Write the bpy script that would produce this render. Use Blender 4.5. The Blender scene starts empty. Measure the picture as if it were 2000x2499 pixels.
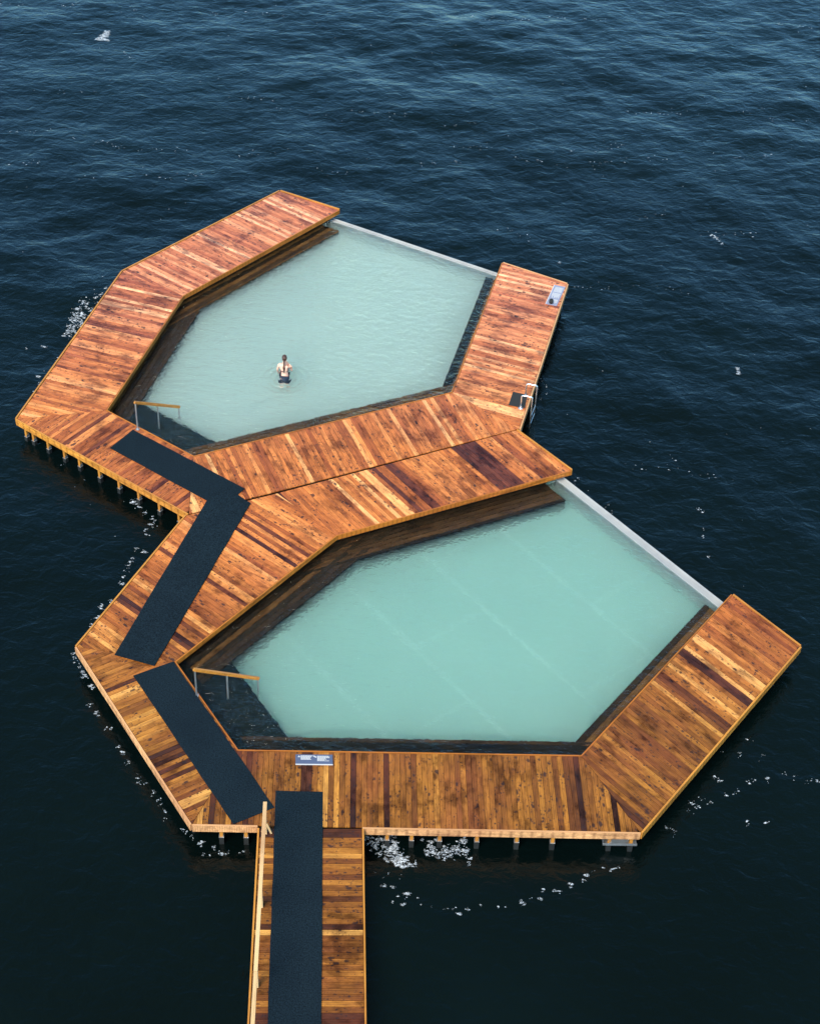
import bpy, bmesh, math, random
import numpy as np
from mathutils import Vector, Matrix

# ------------------------------------------------------------------ camera, sky, sun, exposure
scene = bpy.context.scene
COL = scene.collection
cam_data = bpy.data.cameras.new("camera")
cam = bpy.data.objects.new("camera", cam_data)
COL.objects.link(cam)
cam_data.sensor_fit = 'VERTICAL'
cam_data.sensor_height = 24.0
cam_data.lens = 38.415
cam_data.clip_start = 0.5
cam_data.clip_end = 8000
cr = Vector((0.998719, 0.033722, 0.037716)); cu = Vector((-0.050593, 0.665679, 0.744521)); cf = Vector((0.0, 0.745476, -0.666532))
rot = Matrix((cr, cu, -cf)).transposed().to_4x4()
cam.matrix_world = Matrix.Translation((0, -33.0, 28.367)) @ rot
scene.camera = cam

SUN_EL, SUN_AZ = math.radians(48), math.radians(205)      # azimuth clockwise from +Y: behind the camera, a little left
world = bpy.data.worlds.new("World"); scene.world = world; world.use_nodes = True
wn = world.node_tree.nodes; wl = world.node_tree.links
sky = wn.new('ShaderNodeTexSky'); sky.sky_type = 'NISHITA'; sky.sun_disc = False
sky.sun_elevation = SUN_EL; sky.sun_rotation = SUN_AZ
sky.air_density = 1.6; sky.dust_density = 0.4; sky.ozone_density = 3.0
wn['Background'].inputs['Strength'].default_value = 0.15
# added grade on the sky: low sky brighter and bluer, zenith dimmed for sea tone
tc = wn.new('ShaderNodeTexCoord'); sp_ = wn.new('ShaderNodeSeparateXYZ'); wl.new(tc.outputs['Generated'], sp_.inputs[0])
cr_ = wn.new('ShaderNodeValToRGB'); el = cr_.color_ramp.elements
el[0].position = .30; el[0].color = (.45,.75,.74,1); el[1].position = .86; el[1].color = (.34,.37,.18,1)
e_ = el.new(.62); e_.color = (.245,.39,.32,1)
wl.new(sp_.outputs[2], cr_.inputs[0])
mx_ = wn.new('ShaderNodeMix'); mx_.data_type = 'RGBA'; mx_.blend_type = 'MULTIPLY'; mx_.inputs['Factor'].default_value = 1.0
wl.new(sky.outputs[0], mx_.inputs['A']); wl.new(cr_.outputs[0], mx_.inputs['B'])
gn_ = wn.new('ShaderNodeVectorMath'); gn_.operation = 'MULTIPLY'; gn_.inputs[1].default_value = (1.35,1.35,1.75)
wl.new(mx_.outputs['Result'], gn_.inputs[0])
wl.new(gn_.outputs[0], wn['Background'].inputs[0])
sun_data = bpy.data.lights.new("sun", 'SUN'); sun = bpy.data.objects.new("sun", sun_data); COL.objects.link(sun)
sun_data.energy = 3.7; sun_data.angle = math.radians(35); sun_data.color = (1.0, 0.90, 0.76)
sd = Vector((math.sin(SUN_AZ)*math.cos(SUN_EL), math.cos(SUN_AZ)*math.cos(SUN_EL), math.sin(SUN_EL)))
sun.rotation_euler = sd.to_track_quat('Z', 'Y').to_euler()
scene.view_settings.view_transform = 'Standard'; scene.view_settings.look = 'None'
scene.view_settings.exposure = 1.0; scene.view_settings.gamma = 1.0
scene.render.engine = 'CYCLES'
cy = scene.cycles
cy.use_denoising = True; cy.max_bounces = 8; cy.transmission_bounces = 6; cy.volume_bounces = 5; cy.transparent_max_bounces = 8
cy.sample_clamp_indirect = 6; cy.caustics_refractive = True; cy.caustics_reflective = False

# ------------------------------------------------------------------ survey of the place (metres, sea level z = 0)
ZD, ZW, ZF = 0.65, 0.37, -0.34      # deck top, pool water, pool floor
PT = dict(A=(-4.706,13.207), B=(-2.742,12.251), C=(-7.017,7.045), D=(-8.319,1.478), E=(-5.723,-0.267), F=(1.005,3.034),
 G=(2.452,9.662), H=(4.385,8.693), I=(2.826,1.597), J=(-8.966,8.151), K=(-10.597,0.923), L=(-5.545,-2.492),
 M=(2.742,1.543), N=(4.166,-0.040), O=(-1.812,-3.011), P=(-5.203,-7.535), Q=(-3.481,-10.052), R=(4.019,-9.721),
 S=(7.905,-4.425), T=(9.314,-6.040), U=(5.158,-11.696), V=(-4.189,-12.069), W=(-7.486,-7.224), L2=(-5.664,-2.563),
 X=(-3.419,-1.512))
FOAM_SPOTS = [
(-10.04,6.36,24,0.19,0.33,0.11),(-10.20,6.58,24,0.19,0.33,0.11),(-9.98,6.70,24,0.19,0.34,0.11),(-10.17,6.06,24,0.19,0.33,0.11),
(-9.92,6.08,24,0.19,0.33,0.11),(-9.72,6.94,12,0.14,0.25,0.09),(-9.96,7.23,12,0.15,0.26,0.09),(-9.63,7.48,12,0.15,0.26,0.09),
(-10.23,5.75,12,0.14,0.24,0.09),(-10.06,7.12,12,0.14,0.25,0.09),(-9.48,8.08,2,0.06,0.11,0.12),(-9.56,7.77,2,0.06,0.11,0.12),
(-11.29,4.99,2,0.06,0.10,0.12),(-10.77,5.15,2,0.06,0.10,0.12),(-10.31,4.54,2,0.06,0.10,0.12),(-10.52,3.92,2,0.06,0.10,0.12),
(-10.66,3.65,2,0.06,0.10,0.12),(-10.58,3.30,2,0.06,0.09,0.12),(-10.63,2.94,2,0.06,0.09,0.12),(-7.17,-1.32,4,0.08,0.13,0.10),
(-6.80,-1.81,4,0.08,0.13,0.10),(-6.56,-2.09,4,0.08,0.13,0.10),(-6.48,-2.28,4,0.08,0.12,0.10),(-6.63,-2.60,4,0.08,0.12,0.10),
(-6.78,-3.17,4,0.08,0.12,0.10),(-6.60,-3.25,4,0.08,0.12,0.10),(-6.86,-3.52,4,0.08,0.12,0.10),(-6.92,-4.07,4,0.08,0.12,0.10),
(-6.98,-4.42,4,0.08,0.12,0.10),(-7.13,-5.06,4,0.08,0.11,0.10),(-7.30,-5.23,4,0.08,0.11,0.10),(-7.37,-5.62,4,0.08,0.11,0.10),
(-7.47,-5.82,4,0.08,0.11,0.10),(-6.98,-1.57,4,0.08,0.13,0.10),(-6.89,-3.79,4,0.08,0.12,0.10),(-7.11,-1.47,4,0.08,0.13,0.10),
(-7.64,-6.89,3,0.07,0.09,0.09),(-7.60,-7.12,3,0.07,0.09,0.09),(-7.47,-7.26,3,0.07,0.09,0.09),(-7.40,-7.36,3,0.07,0.09,0.09),
(-7.34,-7.48,3,0.07,0.09,0.09),(-7.29,-7.58,3,0.07,0.09,0.09),(-7.10,-7.90,3,0.07,0.09,0.09),(-7.02,-7.89,3,0.07,0.09,0.09),
(-7.01,-8.38,3,0.06,0.09,0.09),(-6.79,-8.62,3,0.06,0.09,0.09),(-6.56,-9.05,3,0.06,0.08,0.09),(-6.44,-9.05,3,0.06,0.08,0.09),
(-6.17,-9.61,3,0.06,0.08,0.09),(-6.09,-9.75,3,0.06,0.08,0.09),(-5.92,-9.97,3,0.06,0.08,0.09),(-5.94,-10.06,3,0.06,0.08,0.09),
(-5.65,-10.39,3,0.06,0.08,0.09),(-5.54,-10.48,3,0.06,0.08,0.09),(-5.46,-10.58,3,0.06,0.08,0.09),(-5.24,-10.82,3,0.06,0.08,0.09),
(-5.05,-11.04,3,0.06,0.08,0.09),(-5.11,-10.96,3,0.06,0.08,0.09),(-4.94,-11.27,3,0.06,0.08,0.09),(-4.86,-11.47,3,0.06,0.08,0.09),
(-4.47,-11.74,3,0.04,0.05,0.07),(-4.38,-11.78,3,0.04,0.05,0.07),(-4.28,-11.87,3,0.04,0.05,0.07),(-4.23,-11.97,3,0.04,0.05,0.07),
(-4.04,-12.03,3,0.04,0.05,0.07),(-3.94,-12.30,3,0.04,0.05,0.07),(-3.81,-12.33,3,0.04,0.05,0.07),(-3.64,-12.24,3,0.04,0.05,0.07),
(-3.56,-12.30,3,0.04,0.05,0.07),(-3.76,-12.12,3,0.04,0.05,0.07),(-3.44,-12.25,3,0.04,0.05,0.07),(-3.22,-12.26,3,0.04,0.05,0.07),
(-3.10,-12.20,3,0.04,0.05,0.07),(-4.03,-12.13,3,0.04,0.05,0.07),(-3.49,-12.31,3,0.04,0.05,0.07),(-0.47,-11.76,14,0.11,0.14,0.10),
(-0.41,-11.87,14,0.11,0.14,0.10),(-0.26,-11.74,14,0.11,0.14,0.10),(-0.16,-11.90,14,0.11,0.14,0.10),(-0.05,-11.85,14,0.11,0.14,0.10),
(-0.09,-12.05,14,0.11,0.14,0.10),(0.01,-12.19,14,0.11,0.14,0.10),(0.11,-12.25,14,0.11,0.13,0.10),(0.21,-12.32,14,0.11,0.13,0.10),
(0.15,-12.09,14,0.11,0.14,0.10),(0.06,-11.99,14,0.11,0.14,0.10),(-0.28,-12.06,14,0.11,0.14,0.10),(0.05,-11.85,14,0.11,0.14,0.10),
(-0.04,-11.67,14,0.11,0.14,0.10),(0.20,-12.22,14,0.11,0.14,0.10),(0.41,-12.35,5,0.05,0.06,0.09),(0.31,-12.38,5,0.05,0.06,0.09),
(0.51,-12.28,5,0.05,0.06,0.09),(0.72,-12.00,12,0.10,0.12,0.10),(0.84,-11.94,12,0.10,0.12,0.10),(0.96,-12.03,12,0.10,0.12,0.10),
(1.06,-12.10,12,0.10,0.11,0.10),(1.20,-12.01,12,0.10,0.12,0.10),(1.31,-11.86,12,0.10,0.12,0.10),(1.44,-11.71,12,0.10,0.12,0.10),
(1.38,-11.94,12,0.10,0.12,0.10),(1.52,-11.90,12,0.10,0.12,0.10),(1.48,-11.61,12,0.10,0.12,0.10),(0.79,-11.80,12,0.10,0.12,0.10),
(1.10,-11.92,12,0.10,0.12,0.10),(1.64,-12.09,4,0.05,0.06,0.09),(1.63,-12.22,4,0.05,0.06,0.09),(0.63,-11.65,4,0.05,0.06,0.09),
(0.91,-11.64,4,0.05,0.06,0.09),(1.57,-12.00,4,0.05,0.06,0.09),(-0.06,-12.58,2,0.04,0.05,0.10),(-0.17,-12.68,2,0.04,0.05,0.10),
(0.05,-12.93,2,0.04,0.05,0.10),(0.14,-13.08,2,0.04,0.05,0.10),(0.17,-12.66,2,0.04,0.05,0.10),(-0.34,-12.58,2,0.04,0.05,0.10),
(-0.20,-12.88,2,0.04,0.05,0.10),(0.39,-13.07,2,0.04,0.05,0.10),(0.32,-13.15,2,0.04,0.05,0.10),(0.35,-13.03,2,0.04,0.05,0.10),
(0.05,-13.29,2,0.04,0.05,0.10),(0.28,-13.29,2,0.04,0.05,0.10),(0.62,-13.29,2,0.04,0.05,0.10),(0.53,-13.14,2,0.04,0.05,0.10),
(0.85,-13.35,2,0.04,0.05,0.10),(1.12,-13.38,2,0.04,0.05,0.10),(1.30,-13.38,2,0.04,0.05,0.10),(1.33,-13.34,2,0.04,0.05,0.10),
(1.42,-13.44,2,0.04,0.05,0.10),(1.62,-13.36,2,0.04,0.05,0.10),(1.84,-13.26,2,0.04,0.05,0.10),(2.21,-13.27,2,0.04,0.05,0.10),
(2.37,-13.24,2,0.04,0.05,0.10),(2.69,-13.11,2,0.04,0.05,0.10),(2.76,-13.16,2,0.04,0.05,0.10),(2.88,-13.00,2,0.04,0.05,0.10),
(3.14,-12.80,2,0.04,0.05,0.10),(3.11,-13.02,2,0.04,0.05,0.10),(3.37,-12.80,2,0.04,0.05,0.10),(3.48,-12.78,2,0.04,0.05,0.10),
(3.70,-12.68,2,0.04,0.05,0.10),(3.76,-12.58,2,0.04,0.05,0.10),(4.01,-12.52,2,0.04,0.05,0.10),(4.07,-12.36,2,0.04,0.05,0.10),
(4.23,-12.26,2,0.04,0.05,0.10),(4.44,-12.17,2,0.04,0.05,0.10),(4.59,-12.20,2,0.04,0.05,0.10),(4.76,-12.13,2,0.04,0.05,0.10),
(5.87,-11.03,4,0.08,0.10,0.06),(6.01,-11.17,4,0.08,0.10,0.06),(6.47,-10.27,4,0.08,0.10,0.06),(6.58,-10.42,4,0.08,0.10,0.06),
(6.68,-10.21,4,0.08,0.10,0.06),(6.88,-10.30,4,0.08,0.10,0.06),(6.40,-10.53,4,0.08,0.10,0.06),(7.04,-9.59,4,0.08,0.11,0.06),
(7.14,-9.67,4,0.08,0.10,0.06),(7.23,-10.08,4,0.08,0.10,0.06),(7.50,-9.94,4,0.08,0.10,0.06),(7.78,-9.71,4,0.08,0.10,0.06),(7.92,-9.62,4,0.08,0.11,0.06),
(8.22,-9.55,4,0.08,0.11,0.06),(8.63,-9.39,4,0.08,0.11,0.06),(9.12,-9.54,4,0.08,0.11,0.06),(9.33,-9.50,4,0.08,0.11,0.06),(8.19,-8.87,4,0.08,0.11,0.06),
(7.94,-8.39,4,0.08,0.11,0.06),(7.33,-8.87,4,0.08,0.11,0.06),(7.67,-8.91,4,0.08,0.11,0.06),(7.61,-10.79,4,0.08,0.10,0.06),
(8.03,-10.74,4,0.08,0.10,0.06),(6.49,-10.33,4,0.08,0.10,0.06),(5.98,-11.08,4,0.08,0.10,0.06),(8.85,-9.46,4,0.08,0.11,0.06),
(7.53,-0.55,3,0.04,0.07,0.06),(7.60,-0.59,3,0.04,0.07,0.06),(7.66,-0.67,3,0.04,0.07,0.06),(7.61,-1.34,3,0.04,0.06,0.06),(7.59,-1.66,3,0.04,0.06,0.06),
(7.64,-2.42,3,0.04,0.06,0.06),(9.32,5.60,3,0.05,0.08,0.06),(9.28,5.70,3,0.05,0.08,0.06),(9.35,5.47,3,0.05,0.08,0.06),(4.30,10.84,3,0.05,0.09,0.06),
(4.28,10.75,3,0.05,0.09,0.06),(5.20,-0.56,3,0.04,0.07,0.06),(5.12,-0.73,3,0.04,0.07,0.06),(5.26,-0.88,3,0.04,0.06,0.06),(4.44,0.37,3,0.04,0.07,0.06),
(4.34,0.23,3,0.04,0.07,0.06),(3.67,4.45,3,0.05,0.08,0.06),(3.64,4.06,3,0.05,0.08,0.06),(3.52,3.77,3,0.05,0.08,0.06),(3.44,4.24,3,0.05,0.08,0.06),
(3.59,4.63,3,0.05,0.08,0.06),(-12.53,24.76,12,0.08,0.17,0.24),(-12.44,24.90,12,0.08,0.17,0.24),(-12.59,24.65,12,0.08,0.17,0.24),
(-12.46,24.63,12,0.08,0.17,0.24),(-12.43,25.11,12,0.08,0.17,0.24),(9.31,12.91,5,0.05,0.10,0.11),(9.38,12.85,5,0.05,0.10,0.11),
(9.45,12.73,5,0.05,0.10,0.11),(9.52,12.61,5,0.05,0.10,0.11),(9.61,12.45,5,0.05,0.10,0.11),(9.32,5.70,6,0.05,0.08,0.09),(9.32,5.54,6,0.05,0.08,0.09),
(-10.29,1.10,1,0.07,0.11,0.05),(-9.67,0.80,1,0.07,0.10,0.05),(-9.19,-0.02,1,0.06,0.10,0.05),(-7.77,-1.31,1,0.06,0.10,0.05),
(-7.43,-1.45,1,0.06,0.10,0.05),(-9.28,-0.11,1,0.06,0.10,0.05),(-8.58,-0.64,1,0.06,0.10,0.05),(-7.63,-0.90,1,0.06,0.10,0.05),]
FOAM_STREAKS = [
(-8.90,27.33,-5.73,27.19),(-15.29,27.32,-13.99,27.29),(-11.85,27.39,-11.26,26.66),(-7.35,20.59,-5.62,20.35),(-5.74,19.76,-4.79,19.74),
(-3.30,19.95,-0.76,19.80),(-14.59,17.34,-12.42,17.56),(-12.24,17.01,-10.70,16.60),(-11.34,16.54,-8.11,16.70),(-14.01,15.01,-12.75,15.43),
(-9.74,14.71,-7.49,15.01),(-11.71,14.23,-10.94,14.30),(0.05,27.74,3.78,28.06),(6.96,20.78,9.49,21.29),(11.05,21.39,12.21,21.58),
(12.02,20.85,13.83,20.95),(-0.60,16.48,1.34,16.67),(0.83,17.77,2.98,17.73),(2.97,17.17,4.93,17.03),(4.21,17.60,6.81,18.38),(5.42,17.00,8.25,17.78),
(9.94,18.18,12.01,18.16),(0.40,18.88,1.83,19.56),(4.70,9.57,8.15,9.63),(8.74,13.06,10.98,13.17),(5.67,1.10,8.25,0.70),(6.87,1.33,7.39,1.49),
(-16.89,27.03,-15.97,27.21),(4.35,28.60,7.07,28.04),(-6.60,16.43,-4.82,16.78),(-12.17,24.11,-11.00,23.07),(13.46,28.76,15.14,28.59),
(-13.36,20.36,-11.89,20.33),(-3.89,15.74,-2.50,15.64),(7.01,13.54,8.14,14.16),(2.58,12.63,3.89,12.02),]

# ------------------------------------------------------------------ helpers
rnd = random.Random(7)
def V2(p): return Vector((p[0], p[1]))
def pt(n): return V2(PT[n])
def link(o): COL.objects.link(o); return o
def empty(name, loc=(0,0,0)):
    o = bpy.data.objects.new(name, None); o.empty_display_size = 0.3; o.location = loc; return link(o)
def tag(o, label=None, cat=None, group=None, kind=None):
    if label: o['label'] = label
    if cat: o['category'] = cat
    if group: o['group'] = group
    if kind: o['kind'] = kind
    return o
def wmesh(name, verts, faces, mat, parent=None, smooth=False):
    """mesh given in world metres, linked as one object, parented keeping its place"""
    off = parent_world(parent)
    me = bpy.data.meshes.new(name)
    me.from_pydata([tuple(Vector(v)-off) for v in verts], [], faces)
    me.update()
    if smooth: me.polygons.foreach_set('use_smooth', [True]*len(me.polygons))
    o = bpy.data.objects.new(name, me)
    if mat: me.materials.append(mat)
    if parent: o.parent = parent
    return link(o)
def parent_world(p):
    off = Vector((0,0,0))
    while p is not None: off = off + p.location; p = p.parent
    return off
class MB:
    def __init__(s): s.v = []; s.f = []
    def box(s, c, ax, ay, az):
        """centre c, half-axis vectors"""
        c = Vector(c); ax = Vector(ax); ay = Vector(ay); az = Vector(az); n = len(s.v)
        for i in (-1,1):
            for j in (-1,1):
                for k in (-1,1): s.v.append(c+ax*i+ay*j+az*k)
        s.f += [tuple(n+q for q in f) for f in ((0,1,3,2),(4,6,7,5),(0,4,5,1),(2,3,7,6),(0,2,6,4),(1,5,7,3))]
    def beam(s, a, b, w, h, up=(0,0,1)):
        a = Vector(a); b = Vector(b); d = (b-a); L = d.length; d.normalize()
        side = d.cross(Vector(up)).normalized(); u = side.cross(d).normalized()
        s.box((a+b)/2, d*L/2, side*w/2, u*h/2)
    def prism(s, poly, z0, z1):
        n = len(s.v); k = len(poly)
        for p in poly: s.v.append(Vector((p[0],p[1],z0)))
        for p in poly: s.v.append(Vector((p[0],p[1],z1)))
        s.f.append(tuple(n+i for i in reversed(range(k)))); s.f.append(tuple(n+k+i for i in range(k)))
        for i in range(k):
            j = (i+1)%k; s.f.append((n+i, n+j, n+k+j, n+k+i))
    def tube(s, pts, r, seg=10):
        pts = [Vector(p) for p in pts]; n = len(s.v); m = len(pts)
        prev = None
        for i, p in enumerate(pts):
            d = (pts[min(i+1,m-1)]-pts[max(i-1,0)]).normalized()
            if prev is None:
                a = Vector((0,0,1)) if abs(d.z) < .9 else Vector((1,0,0)); x = d.cross(a).normalized()
            else: x = (prev - d*prev.dot(d)).normalized()
            prev = x; y = d.cross(x)
            rr = r[i] if isinstance(r, (list,tuple)) else r
            for k in range(seg):
                t = 2*math.pi*k/seg; s.v.append(p + x*math.cos(t)*rr + y*math.sin(t)*rr)
        for i in range(m-1):
            for k in range(seg):
                k2 = (k+1)%seg; s.f.append((n+i*seg+k, n+i*seg+k2, n+(i+1)*seg+k2, n+(i+1)*seg+k))
        s.f.append(tuple(n+k for k in reversed(range(seg)))); s.f.append(tuple(n+(m-1)*seg+k for k in range(seg)))
    def build(s, name, mat, parent=None, smooth=False, bevel=0):
        o = wmesh(name, s.v, s.f, mat, parent, smooth)
        if bevel:
            b = o.modifiers.new('bevel', 'BEVEL'); b.width = bevel; b.segments = 2; b.limit_method = 'ANGLE'
        return o
def rounded(pts, r, n=5):
    """path with rounded corners"""
    out = [Vector(pts[0])]
    for i in range(1, len(pts)-1):
        a, b, c = Vector(pts[i-1]), Vector(pts[i]), Vector(pts[i+1])
        p = b+(a-b).normalized()*r; q = b+(c-b).normalized()*r
        for k in range(n+1):
            t = k/n; out.append(p*(1-t)**2 + b*2*t*(1-t) + q*t*t)
    out.append(Vector(pts[-1])); return out
def cross(a, b): return a[0]*b[1]-a[1]*b[0]
def area(poly): return sum(cross(poly[i], poly[(i+1)%len(poly)]) for i in range(len(poly)))/2
def ccw(poly): return list(poly) if area(poly) > 0 else list(reversed(poly))
def clip(sub, clp):
    out = list(sub)
    for i in range(len(clp)):
        a, b = clp[i], clp[(i+1)%len(clp)]; inp = out; out = []
        if not inp: return []
        for j in range(len(inp)):
            p, q = inp[j-1], inp[j]
            sp = cross(b-a, p-a); sq = cross(b-a, q-a)
            if (sp >= 0) != (sq >= 0):
                t = sp/(sp-sq); out.append(p+(q-p)*t)
            if sq >= 0: out.append(q)
    return out
def offset(poly, offs):
    """move each edge i (poly[i] -> poly[i+1], counter-clockwise) outward by offs[i]"""
    n = len(poly); lines = []
    for i in range(n):
        a, b = poly[i], poly[(i+1)%n]; d = (b-a).normalized(); nrm = Vector((d.y, -d.x))
        lines.append((a+nrm*offs[i], d))
    out = []
    for i in range(n):
        (a, d), (b, e) = lines[i-1], lines[i]
        t = cross(b-a, e)/cross(d, e); out.append(a+d*t)
    return out

# ------------------------------------------------------------------ materials
def mat(name):
    m = bpy.data.materials.new(name); m.use_nodes = True
    return m, m.node_tree.nodes, m.node_tree.links, m.node_tree.nodes['Principled BSDF']
def ramp(n, stops, interp='LINEAR'):
    r = n.new('ShaderNodeValToRGB'); e = r.color_ramp.elements; r.color_ramp.interpolation = interp
    while len(e) < len(stops): e.new(0.5)
    for i, (p, c) in enumerate(stops):
        e[i].position = p; e[i].color = (*c, 1) if len(c) == 3 else c
    return r
def noise(n, l, vec, scale, detail=4, rough=0.55, dist=0.0):
    t = n.new('ShaderNodeTexNoise'); t.inputs['Scale'].default_value = scale; t.inputs['Detail'].default_value = detail
    t.inputs['Roughness'].default_value = rough; t.inputs['Distortion'].default_value = dist
    if vec is not None: l.new(vec, t.inputs['Vector'])
    return t
def mapping(n, l, vec, sc=(1,1,1), loc=(0,0,0), rot=(0,0,0)):
    m = n.new('ShaderNodeMapping'); m.inputs['Scale'].default_value = sc; m.inputs['Location'].default_value = loc
    m.inputs['Rotation'].default_value = rot; l.new(vec, m.inputs['Vector']); return m
def mixc(n, l, fac, a, b, mode='MIX'):
    m = n.new('ShaderNodeMix'); m.data_type = 'RGBA'; m.blend_type = mode
    for s, v in ((m.inputs['Factor'], fac), (m.inputs['A'], a), (m.inputs['B'], b)):
        if hasattr(v, 'is_linked') or hasattr(v, 'links'): l.new(v, s)
        elif isinstance(v, tuple): s.default_value = (*v, 1) if len(v) == 3 else v
        else: s.default_value = v
    return m.outputs['Result']
def mth(n, l, op, a, b=None, c=None, clampit=False):
    m = n.new('ShaderNodeMath'); m.operation = op; m.use_clamp = clampit
    for i, v in enumerate((a, b, c)):
        if v is None: continue
        if isinstance(v, (int, float)): m.inputs[i].default_value = v
        else: l.new(v, m.inputs[i])
    return m.outputs[0]
def rng(n, l, v, a, b, c=0.0, d=1.0):
    m = n.new('ShaderNodeMapRange'); m.inputs['From Min'].default_value = a; m.inputs['From Max'].default_value = b
    m.inputs['To Min'].default_value = c; m.inputs['To Max'].default_value = d; l.new(v, m.inputs['Value']); return m.outputs[0]

def wood_material(name, stops=None, base=None, stops2=None, stops0=None, wet=1.0, knots=1.0, rough=0.42, tint=(.27,.060,.030)):
    """planks: 'plank' colour attribute gives (random, random, random); UV runs along (x) and across (y) each plank, in metres"""
    m, n, l, bs = mat(name)
    uv = n.new('ShaderNodeUVMap').outputs[0]
    at = n.new('ShaderNodeAttribute'); at.attribute_name = 'plank'
    sep = n.new('ShaderNodeSeparateColor'); l.new(at.outputs['Color'], sep.inputs[0])
    r1, r2, r3 = sep.outputs
    geo = n.new('ShaderNodeNewGeometry').outputs['Position']
    if base is None:
        base_r = ramp(n, stops)
        l.new(r1, base_r.inputs[0]); col = base_r.outputs[0]
        if stops2:        # boards get browner to the south; northern ones get pink sky sheen as colour
            r2_ = ramp(n, stops2); l.new(r1, r2_.inputs[0]); spy = n.new('ShaderNodeSeparateXYZ'); l.new(geo, spy.inputs[0])
            nb_ = noise(n, l, geo, .8, 3)
            yy = mth(n, l, 'ADD', spy.outputs[1], mth(n, l, 'MULTIPLY', mth(n, l, 'SUBTRACT', nb_.outputs['Fac'], .5), 5.0))
            r0_ = ramp(n, stops0); l.new(r1, r0_.inputs[0])
            col = mixc(n, l, rng(n, l, yy, 0.5, 7.5), col, r0_.outputs[0])
            col = mixc(n, l, rng(n, l, yy, -4.0, -9.0), col, r2_.outputs[0])
    else:
        col = mixc(n, l, r1, base, tuple(min(1, x*1.25) for x in base))
    # grain
    off = n.new('ShaderNodeCombineXYZ'); l.new(mth(n,l,'MULTIPLY',r2,57.0), off.inputs[0]); l.new(mth(n,l,'MULTIPLY',r3,91.0), off.inputs[1])
    add = n.new('ShaderNodeVectorMath'); add.operation = 'ADD'; l.new(uv, add.inputs[0]); l.new(off.outputs[0], add.inputs[1])
    g = noise(n, l, mapping(n, l, add.outputs[0], (2.2, 55, 1)).outputs[0], 1.0, 5, 0.6, 1.2)
    gr = rng(n, l, g.outputs['Fac'], 0.25, 0.75, 0.58, 1.38)
    g2 = noise(n, l, mapping(n, l, add.outputs[0], (1.4, 9, 1)).outputs[0], 1.0, 3, 0.5)
    gr2 = rng(n, l, g2.outputs['Fac'], 0.3, 0.7, 0.72, 1.22)
    gg = mth(n, l, 'MULTIPLY', gr, gr2)
    cc = n.new('ShaderNodeCombineColor'); [l.new(gg, cc.inputs[i]) for i in range(3)]
    col = mixc(n, l, 1.0, col, cc.outputs[0], 'MULTIPLY')
    # red / violet tint drifting between boards
    tn = noise(n, l, mapping(n, l, geo, (0.5,0.5,0.5)).outputs[0], 1.3, 3)
    col = mixc(n, l, rng(n, l, tn.outputs['Fac'], 0.45, 0.75, 0, 0.35), col, tint)
    su = n.new('ShaderNodeSeparateXYZ'); l.new(uv, su.inputs[0])
    rb = mth(n, l, 'SINE', mth(n, l, 'MULTIPLY', su.outputs[1], 6.2832/.0375))
    rbm = mth(n, l, 'MULTIPLY', rng(n, l, rb, .3, 1.0, 0, 1), rng(n, l, r3, 0, 1, .20, .75))
    col = mixc(n, l, rbm, col, mixc(n, l, 1.0, col, (.45,.40,.42), 'MULTIPLY'))
    # tone drifting along each board
    dr = noise(n, l, mapping(n, l, add.outputs[0], (2.3, 5, 1)).outputs[0], 1.0, 4, 0.65)
    col = mixc(n, l, rng(n, l, dr.outputs['Fac'], .46, .74, 0, .72), col, mixc(n, l, 1.0, col, (.36,.27,.31), 'MULTIPLY'))
    if knots:
        ws = noise(n, l, add.outputs[0], 24, 3)
        wv = n.new('ShaderNodeVectorMath'); wv.operation = 'MULTIPLY_ADD'; l.new(ws.outputs['Color'], wv.inputs[0])
        wv.inputs[1].default_value = (0.07, 0.06, 0); l.new(add.outputs[0], wv.inputs[2])
        clus = rng(n, l, noise(n, l, mapping(n, l, add.outputs[0], (1.3, 2, 1), (7,3,0)).outputs[0], 1.0, 2).outputs['Fac'], .36, .62, .45, 1.15)
        for sc, lo_, rad, loc, str_ in (((5.0,9.5,1), .10, .42, (0,0,0), .86), ((12,16,1), .10, .46, (5.1,2.3,0), .82), ((17,5.0,1), .25, .25, (1.7,8.2,0), .88), ((24,26,1), .30, .40, (9.7,4.2,0), .7)):
            vo = n.new('ShaderNodeTexVoronoi'); vo.inputs['Scale'].default_value = 1.0
            l.new(mapping(n, l, wv.outputs[0], sc, loc).outputs[0], vo.inputs['Vector'])
            ks = n.new('ShaderNodeSeparateColor'); l.new(vo.outputs['Color'], ks.inputs[0])
            kz = mth(n, l, 'MULTIPLY', rng(n, l, ks.outputs[0], lo_, 1.0, 0.0, rad), clus)
            kn = mth(n, l, 'SUBTRACT', kz, vo.outputs['Distance'])
            col = mixc(n, l, rng(n, l, kn, 0.0, 0.15, 0.0, str_*knots), col, (.026,.012,.012))
    # wet patches
    wn_ = noise(n, l, mapping(n, l, geo, (1,1,1)).outputs[0], 0.95, 5, 0.62, 0.6)
    wp = noise(n, l, mapping(n, l, add.outputs[0], (1.6, 3, 1)).outputs[0], 1.0, 4, 0.6)
    wsum = mth(n, l, 'ADD', wn_.outputs['Fac'], mth(n, l, 'MULTIPLY', mth(n, l, 'SUBTRACT', wp.outputs['Fac'], 0.5), 0.9))
    wm = rng(n, l, wsum, 0.50, 0.68, 0.0, 0.86*wet)
    col = mixc(n, l, wm, col, mixc(n, l, 1.0, col, (.30,.27,.33), 'MULTIPLY'))
    l.new(col, bs.inputs['Base Color']); bs.inputs['Specular IOR Level'].default_value = .36 if knots else 0.0
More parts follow.
